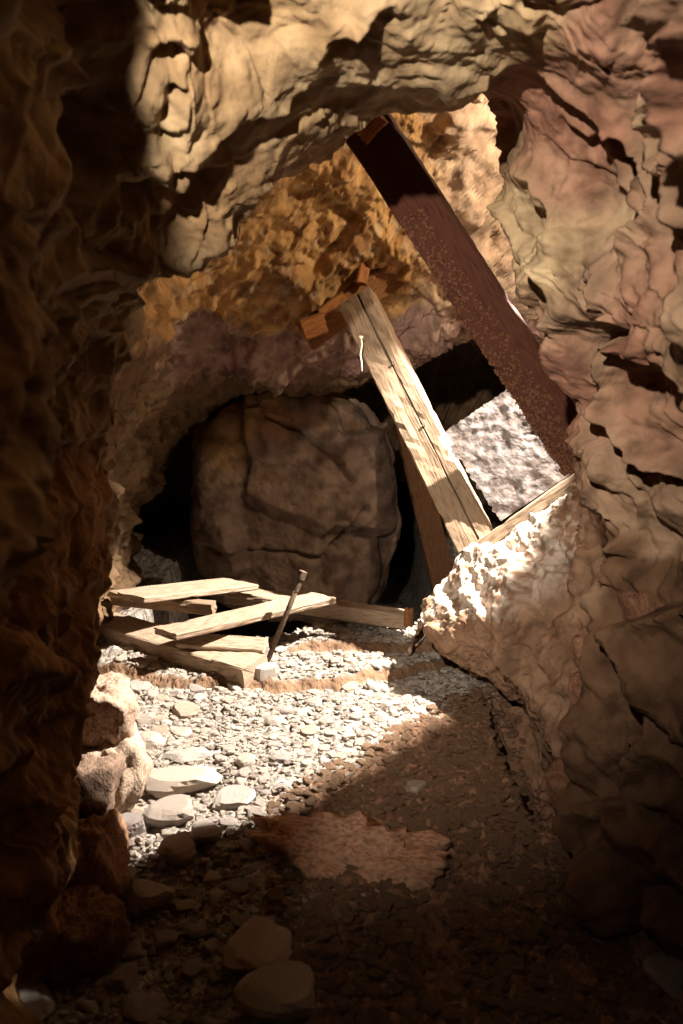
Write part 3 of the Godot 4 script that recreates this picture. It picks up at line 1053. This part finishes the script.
func build_sheet() -> void:
	# a dented, dusty sheet lying against the prop, with a batten along its lower edge
	var tl := pix(441, 434, 3.94)
	var tr := pix(521, 380, 3.84)
	var bl := pix(501, 521, 3.92)
	var br := pix(580, 468, 3.82)
	var t := thing("dented_sheet", "pale dusty dented sheet with ragged edges leaning against the prop", "sheet", Transform3D(Basis(), (bl + br) / 2))
	var o := (bl + br) / 2
	var nu := 60
	var nv := 70
	var nrm := (tr - tl).cross(bl - tl).normalized()
	if nrm.z < 0:
		nrm = -nrm
	var p := PackedVector3Array()
	var col := PackedColorArray()
	for v in nv:
		for u in nu:
			var fu := float(u) / (nu - 1)
			var fv := float(v) / (nv - 1)
			# ragged border
			var ru := fu + (0.02 * n_wood.get_noise_2d(fv * 1.2, 3.0) * (1.0 - fu) * 2.0 if fu < 0.5 else 0.0)
			var rv := fv + (0.02 * n_wood.get_noise_2d(fu * 2.5, 9.0) * (1.0 - fv) if fv < 0.5 else 0.0)
			var q: Vector3 = tl.lerp(tr, ru).lerp(bl.lerp(br, ru), rv)
			var h := n_mid.get_noise_3d(q.x * 1.5, q.y * 1.5, q.z) * 0.006 + n_fine.get_noise_3d(q.x, q.y, q.z) * 0.0014
			var pit := facets(Vector3(q.x * 16.0, q.y * 16.0, 0.5), 44)
			h -= 0.004 * smoothstep(0.85, 0.98, pit.z) * smoothstep(0.0, 0.35, pit.y)
			p.append(q + nrm * h - o)
			var a := n_mid.get_noise_3d(q.x * 2.0, q.y * 2.0, 3.0)
			var f := n_fine.get_noise_3d(q.x * 1.5, q.y * 1.5, 3.0)
			var c := lc(0.27, 0.24, 0.235).lerp(lc(0.21, 0.17, 0.155), clampf(0.4 + a * 1.4, 0, 1))
			c = c.lerp(lc(0.20, 0.12, 0.08), smoothstep(0.38, 0.46, f) * 0.7)
			col.append(c)
	# both faces, a few millimetres apart
	var n1 := grid_normals(p, nu, nv, 1.0)
	if n1[nu * 30 + 30].dot(nrm) < 0:
		for i in n1.size():
			n1[i] = -n1[i]
	var face := part("sheet_face", grid_mesh(p, n1, col, nu, nv, 0, nu - 1, false), M.sheet, t)
	face.set_meta("label", "dented pale front face")
	var back := PackedVector3Array()
	for i in p.size():
		back.append(p[i] - nrm * 0.006)
	var nb := PackedVector3Array()
	for x in n1:
		nb.append(-x)
	part("sheet_back", grid_mesh(back, nb, col, nu, nv, 0, nu - 1, true), M.sheet, t)
	# folded corner by the prop
	part("torn_corner", timber_mesh(0.05, 0.035, 0.006, 71, 0.002), M.sheet, t, Transform3D(along(tl, tl + (bl - tl), nrm).basis, tl - o + nrm * 0.012 + (bl - tl).normalized() * 0.01))
	timber("edge_batten", "pale flat batten along the lower edge of the dented sheet", "batten", pix(481, 546, 3.89), pix(578, 478, 3.79), nrm + Vector3(0, 0.1, 0), 0.05, 0.025, M.wood_pale, 72, "batten", 0.003)

func build_board_pile() -> void:
	var grp := ""
	var up := Vector3.UP
	# floor beam running towards the viewer's right, thick, its near face in shade
	timber("floor_beam", "thick squared beam half sunk in the gravel in front of the loose boards", "beam", at_height(104, 628, 0.06), at_height(256, 674, 0.05), up + Vector3(0, 0, 0.15), 0.15, 0.11, M.wood_dusty, 51, "beam", 0.006, grp)
	timber("loose_board", "broad pale board with a pointed end lying on top of the pile", "board", at_height(126, 597, 0.27), at_height(240, 584, 0.25), up, 0.17, 0.03, M.wood_dusty, 52, "board", 0.004, grp, 0.10)
	timber("square_batten", "square edged batten showing its sawn end in the pile of boards", "batten", at_height(113, 598, 0.21), at_height(214, 608, 0.21), up, 0.055, 0.055, M.wood_pale, 53, "batten", 0.003, grp)
	timber("loose_board", "long pale board crossing the pile up to the iron bar", "board", at_height(165, 634, 0.18), at_height(323, 598, 0.25), up, 0.14, 0.03, M.wood_dusty, 54, "board", 0.004, grp, 0.06)
	timber("loose_board", "short pale board end showing behind the crossing board", "board", at_height(215, 589, 0.20), at_height(285, 601, 0.20), up, 0.08, 0.025, M.wood_dusty, 55, "board", 0.004, grp)
	timber("thin_board", "thin board on edge under the crossing board by the iron bar", "board", at_height(180, 640, 0.13), at_height(266, 646, 0.13), up + Vector3(0, 0, 0.6), 0.075, 0.025, M.wood_dusty, 56, "board", 0.003, grp)
	timber("long_beam", "long beam lying across the pit behind the iron bar", "beam", at_height(228, 594, 0.18), at_height(408, 620, 0.14), up + Vector3(0, 0, 0.1), 0.07, 0.07, M.wood_dusty, 57, "beam", 0.004, grp)
	timber("wooden_peg", "small brown wooden peg standing at the end of the long beam", "peg", at_height(408, 626, 0.14), at_height(408, 626, 0.14) + Vector3(0.004, 0.075, -0.01), Vector3(0, 0, 1), 0.035, 0.035, M.wood_brown, 58, "peg", 0.003, grp)
	# iron bar leaning in the gap
	var a := at_height(276, 640, 0.14)
	var b := a + Vector3(0.108, 0.27, -0.02)
	var t := thing("iron_bar", "rusty iron bar with a nut on its end sticking up between the boards", "iron bar", Transform3D(Basis(), a))
	part("shaft", tube_mesh([(a - b) * 0.4, (b - a) * 0.5, b - a], 0.011, 12), M.iron, t)
	var h := CylinderMesh.new()
	h.top_radius = 0.019
	h.bottom_radius = 0.019
	h.height = 0.032
	h.radial_segments = 6
	part("nut", h, M.iron, t, Transform3D(Basis(Quaternion(Vector3.UP, (b - a).normalized())), b - a))
	var cc := CylinderMesh.new()
	cc.top_radius = 0.013
	cc.bottom_radius = 0.013
	cc.height = 0.06
	cc.radial_segments = 12
	part("collar", cc, M.iron, t, Transform3D(Basis(Quaternion(Vector3.UP, (b - a).normalized())), (b - a) * 0.86))

# ================= loose stones =================
func put_stone(called: String, label: String, group: String, mesh: Mesh, mat: Material, where: Vector3, size: Vector3, turn: float, tilt := 0.0) -> void:
	var o := MeshInstance3D.new()
	o.name = numbered(called)
	o.mesh = mesh
	o.material_override = mat
	add_child(o)
	var b := Basis(Vector3.UP, turn) * Basis(Vector3(1, 0, 0), tilt)
	o.transform = Transform3D(b.scaled_local(size), where)
	tag(o, label, "stone", group)

func build_stones() -> void:
	var tones := [Color(0.82, 0.78, 0.75), Color(0.77, 0.72, 0.68), Color(0.84, 0.79, 0.74), Color(0.72, 0.68, 0.66), Color(0.80, 0.73, 0.66)]
	var mats := []
	for c in tones:
		mats.append(tinted_stone(c))
	var meshes := []
	for i in 14:
		meshes.append(stone_mesh(100 + i, [0.45, 0.6, 0.75, 0.5][i % 4], Color.WHITE))
	# large flat rock set in the dirt
	var pr := on_floor(345, 868)
	var rk := MeshInstance3D.new()
	rk.name = "flat_rock"
	rk.mesh = stone_mesh(77, 0.55, Color.WHITE, 0.40, 9)
	rk.material_override = tinted_stone(Color(0.74, 0.58, 0.48), 1.5)
	add_child(rk)
	rk.transform = Transform3D((Basis(Vector3.UP, -0.35) * Basis(Vector3(1, 0, 0), 0.30)).scaled_local(Vector3(0.25, 0.16, 0.14)), pr + Vector3(0, 0.0, -0.03))
	tag(rk, "large flat brown rock half buried in the dirt floor", "rock")
	# named stones: pixel centre, half sizes in metres, turn, tone, mesh, label
	var big := [
		[180, 790, 0.125, 0.055, 0.075, 0.1, 2, 0, "large oblong slab with a dark front face beside the left wall blocks"],
		[176, 822, 0.085, 0.05, 0.07, 0.6, 1, 3, "angular pale stone lying just in front of the oblong slab"],
		[232, 805, 0.075, 0.03, 0.06, 0.9, 0, 1, "flat pale stone beside the right end of the oblong slab"],
		[175, 858, 0.055, 0.05, 0.05, 0.2, 4, 6, "rounded tan stone at the edge of the lit rubble"],
		[130, 834, 0.05, 0.045, 0.045, 0.4, 3, 7, "grey cracked stone wedged against the lower left wall block"],
		[188, 757, 0.085, 0.02, 0.04, 0.25, 0, 4, "thin white slab leaning on the rubble behind the oblong slab"],
		[120, 718, 0.04, 0.05, 0.05, 0.3, 0, 9, "upright white stone with a shaded left side near the left wall"],
		[266, 679, 0.07, 0.055, 0.05, 0.3, 0, 10, "white chunky stone resting at the end of the sunken beam"],
		[205, 838, 0.05, 0.035, 0.045, 1.3, 1, 5, "small angular stone right of the rounded tan stone"],
		[150, 745, 0.05, 0.03, 0.045, 0.7, 2, 8, "cream coloured stone in the pale rubble"],
		[140, 690, 0.055, 0.025, 0.05, 0.2, 0, 11, "flat white stone below the low gravel bank"],
		[415, 793, 0.035, 0.03, 0.03, 0.5, 4, 12, "small cream stone sitting in a hollow of the dirt floor"],
		[395, 634, 0.055, 0.02, 0.04, 0.2, 0, 13, "flat white stone by the peg at the end of the long beam"],
		[150, 905, 0.06, 0.05, 0.06, 0.2, 4, 2, "cream boulder lying in shade below the rounded tan stone"],
		[250, 960, 0.10, 0.05, 0.08, 0.7, 4, 6, "wide flat stone in the shaded rubble near the dirt edge"],
		[285, 1010, 0.10, 0.06, 0.08, 0.3, 4, 3, "shaded rounded boulder at the foot of the dirt slope"],
		[665, 985, 0.05, 0.05, 0.05, 0.9, 3, 7, "grey stone at the foot of the right wall"],
	]
	var kept := []
	for e in big:
		var p := on_floor(e[0], e[1])
		var sz := Vector3(e[2], e[3] / [0.45, 0.6, 0.75, 0.5][e[7] % 4], e[4])
		put_stone("loose_stone", e[8], "", meshes[e[7]], mats[e[6]], p + Vector3(0, e[3] * 0.5, 0), sz, e[5])
		kept.append([p.x, p.z, maxf(e[2], e[4])])
	kept.append([pr.x, pr.z, 0.24])
	var made := 0
	var tries := 0
	while made < 283 and tries < 20000:
		tries += 1
		var z := -1.95 - 2.35 * pow(rng.randf(), 0.9)
		var x := rng.randf_range(-0.95, 0.5)
		var e := mud_edge(z)
		if x > e - 0.02 or on_bank(x, z) > 0.3:
			continue
		# stones are larger towards the left wall and the near edge
		var coarse := clampf((e - x) * 1.2, 0.05, 1.0) * smoothstep(-4.3, -3.2, z)
		var s := rng.randf_range(0.014, 0.028) + 0.05 * coarse * pow(rng.randf(), 1.8)
		if z > -2.7:
			s *= 1.3
		var ok := true
		for k in kept:
			var r: float = (k[2] + s) * 0.95
			if absf(k[0] - x) < r and absf(k[1] - z) < r and Vector2(k[0] - x, k[1] - z).length() < r:
				ok = false
				break
		if not ok:
			continue
		kept.append([x, z, s])
		made += 1
		var i := rng.randi() % meshes.size()
		var y := floor_height(x, z)
		var near := z > -2.6
		var tone := rng.randi() % mats.size()
		put_stone("rubble_stone", stone_label(x, z, s, tone, i, near), "shaded rubble stones" if near else "pale rubble stones", meshes[i], mats[tone], Vector3(x, y + s * 0.2, z), Vector3(s, s * rng.randf_range(0.8, 1.3), s * rng.randf_range(0.7, 1.0)), rng.randf() * TAU, rng.randf_range(-0.25, 0.25))

func stone_label(x: float, z: float, s: float, tone: int, shape: int, near: bool) -> String:
	var size := "thumb-sized" if s < 0.022 else "egg-sized" if s < 0.036 else "fist-sized" if s < 0.055 else "hand-sized"
	var form: String = ["flat", "blocky", "chunky", "thin"][shape % 4]
	var hue: String = ["off-white", "pale grey", "white", "mid grey", "cream"][tone]
	var e := mud_edge(z)
	var b := banks(x)
	var where := "in the middle of the lit rubble"
	if near:
		where = "in the shaded rubble by the dirt edge" if x > e - 0.15 else "in the shaded rubble at the left wall foot" if x < -0.45 else "in the shaded near rubble"
	elif z < b.y:
		where = "on the gravel shelf by the loose boards"
	elif z < b.x:
		where = "on the low bank below the sunken beam"
	elif x < -0.55:
		where = "against the left wall blocks"
	elif x > e - 0.14:
		where = "at the border of rubble and dirt"
	elif z > -2.95:
		where = "around the oblong slab"
	elif z < -3.45:
		where = "at the foot of the low bank"
	return "%s %s %s stone %s" % [size, form, hue, where]

func scatter(called: String, label: String, category: String, mesh: Mesh, mat: Material, list: Array) -> void:
	var mm := MultiMesh.new()
	mm.transform_format = MultiMesh.TRANSFORM_3D
	mm.mesh = mesh
	mm.instance_count = list.size()
	for i in list.size():
		mm.set_instance_transform(i, list[i])
	var o := MultiMeshInstance3D.new()
	o.name = called
	o.multimesh = mm
	o.material_override = mat
	add_child(o)
	o.set_meta("kind", "stuff")
	tag(o, label, category)

func small_stone(s: int) -> ArrayMesh:
	return stone_mesh(s, 0.7, Color.WHITE, 0.0, 8)

func build_gravel() -> void:
	var pale := []
	var grey := []
	var clods := []
	while pale.size() + grey.size() < 9000:
		var z := rng.randf_range(-4.35, -1.9)
		var x := rng.randf_range(-0.95, 0.75)
		var e := mud_edge(z) + rng.randfn(0.0, 0.05)
		if x > e or on_bank(x, z) > 0.35:
			continue
		var s := rng.randf_range(0.004, 0.009) + 0.009 * pow(rng.randf(), 3.0)
		var b := Basis(Vector3.UP, rng.randf() * TAU) * Basis(Vector3(1, 0, 0), rng.randf_range(-0.6, 0.6))
		var t := Transform3D(b.scaled_local(Vector3(s, s * rng.randf_range(0.7, 1.2), s * 0.8)), Vector3(x, floor_height(x, z) + s * 0.3, z))
		if rng.randf() < 0.7:
			pale.append(t)
		else:
			grey.append(t)
	while clods.size() < 5000:
		var z := rng.randf_range(-4.0, -1.8)
		var x := rng.randf_range(-0.3, 0.7)
		if x < mud_edge(z) - 0.04:
			continue
		var s := rng.randf_range(0.004, 0.009) + 0.014 * pow(rng.randf(), 4.0)
		var b := Basis(Vector3.UP, rng.randf() * TAU) * Basis(Vector3(1, 0, 0), rng.randf_range(-0.6, 0.6))
		clods.append(Transform3D(b.scaled_local(Vector3(s, s * 0.8, s)), Vector3(x, floor_height(x, z) + s * 0.5, z)))
	scatter("gravel", "fine pale gravel filling the gaps between the rubble stones", "gravel", small_stone(501), tinted_stone(Color(0.80, 0.76, 0.71)), pale)
	scatter("grey_gravel", "greyer fine gravel mixed into the pale rubble", "gravel", small_stone(502), tinted_stone(Color(0.64, 0.59, 0.55)), grey)
	scatter("dirt_crumbs", "brown crumbs of earth and grit strewn over the dirt floor", "dirt", small_stone(503), tinted_stone(Color(0.56, 0.45, 0.36)), clods)
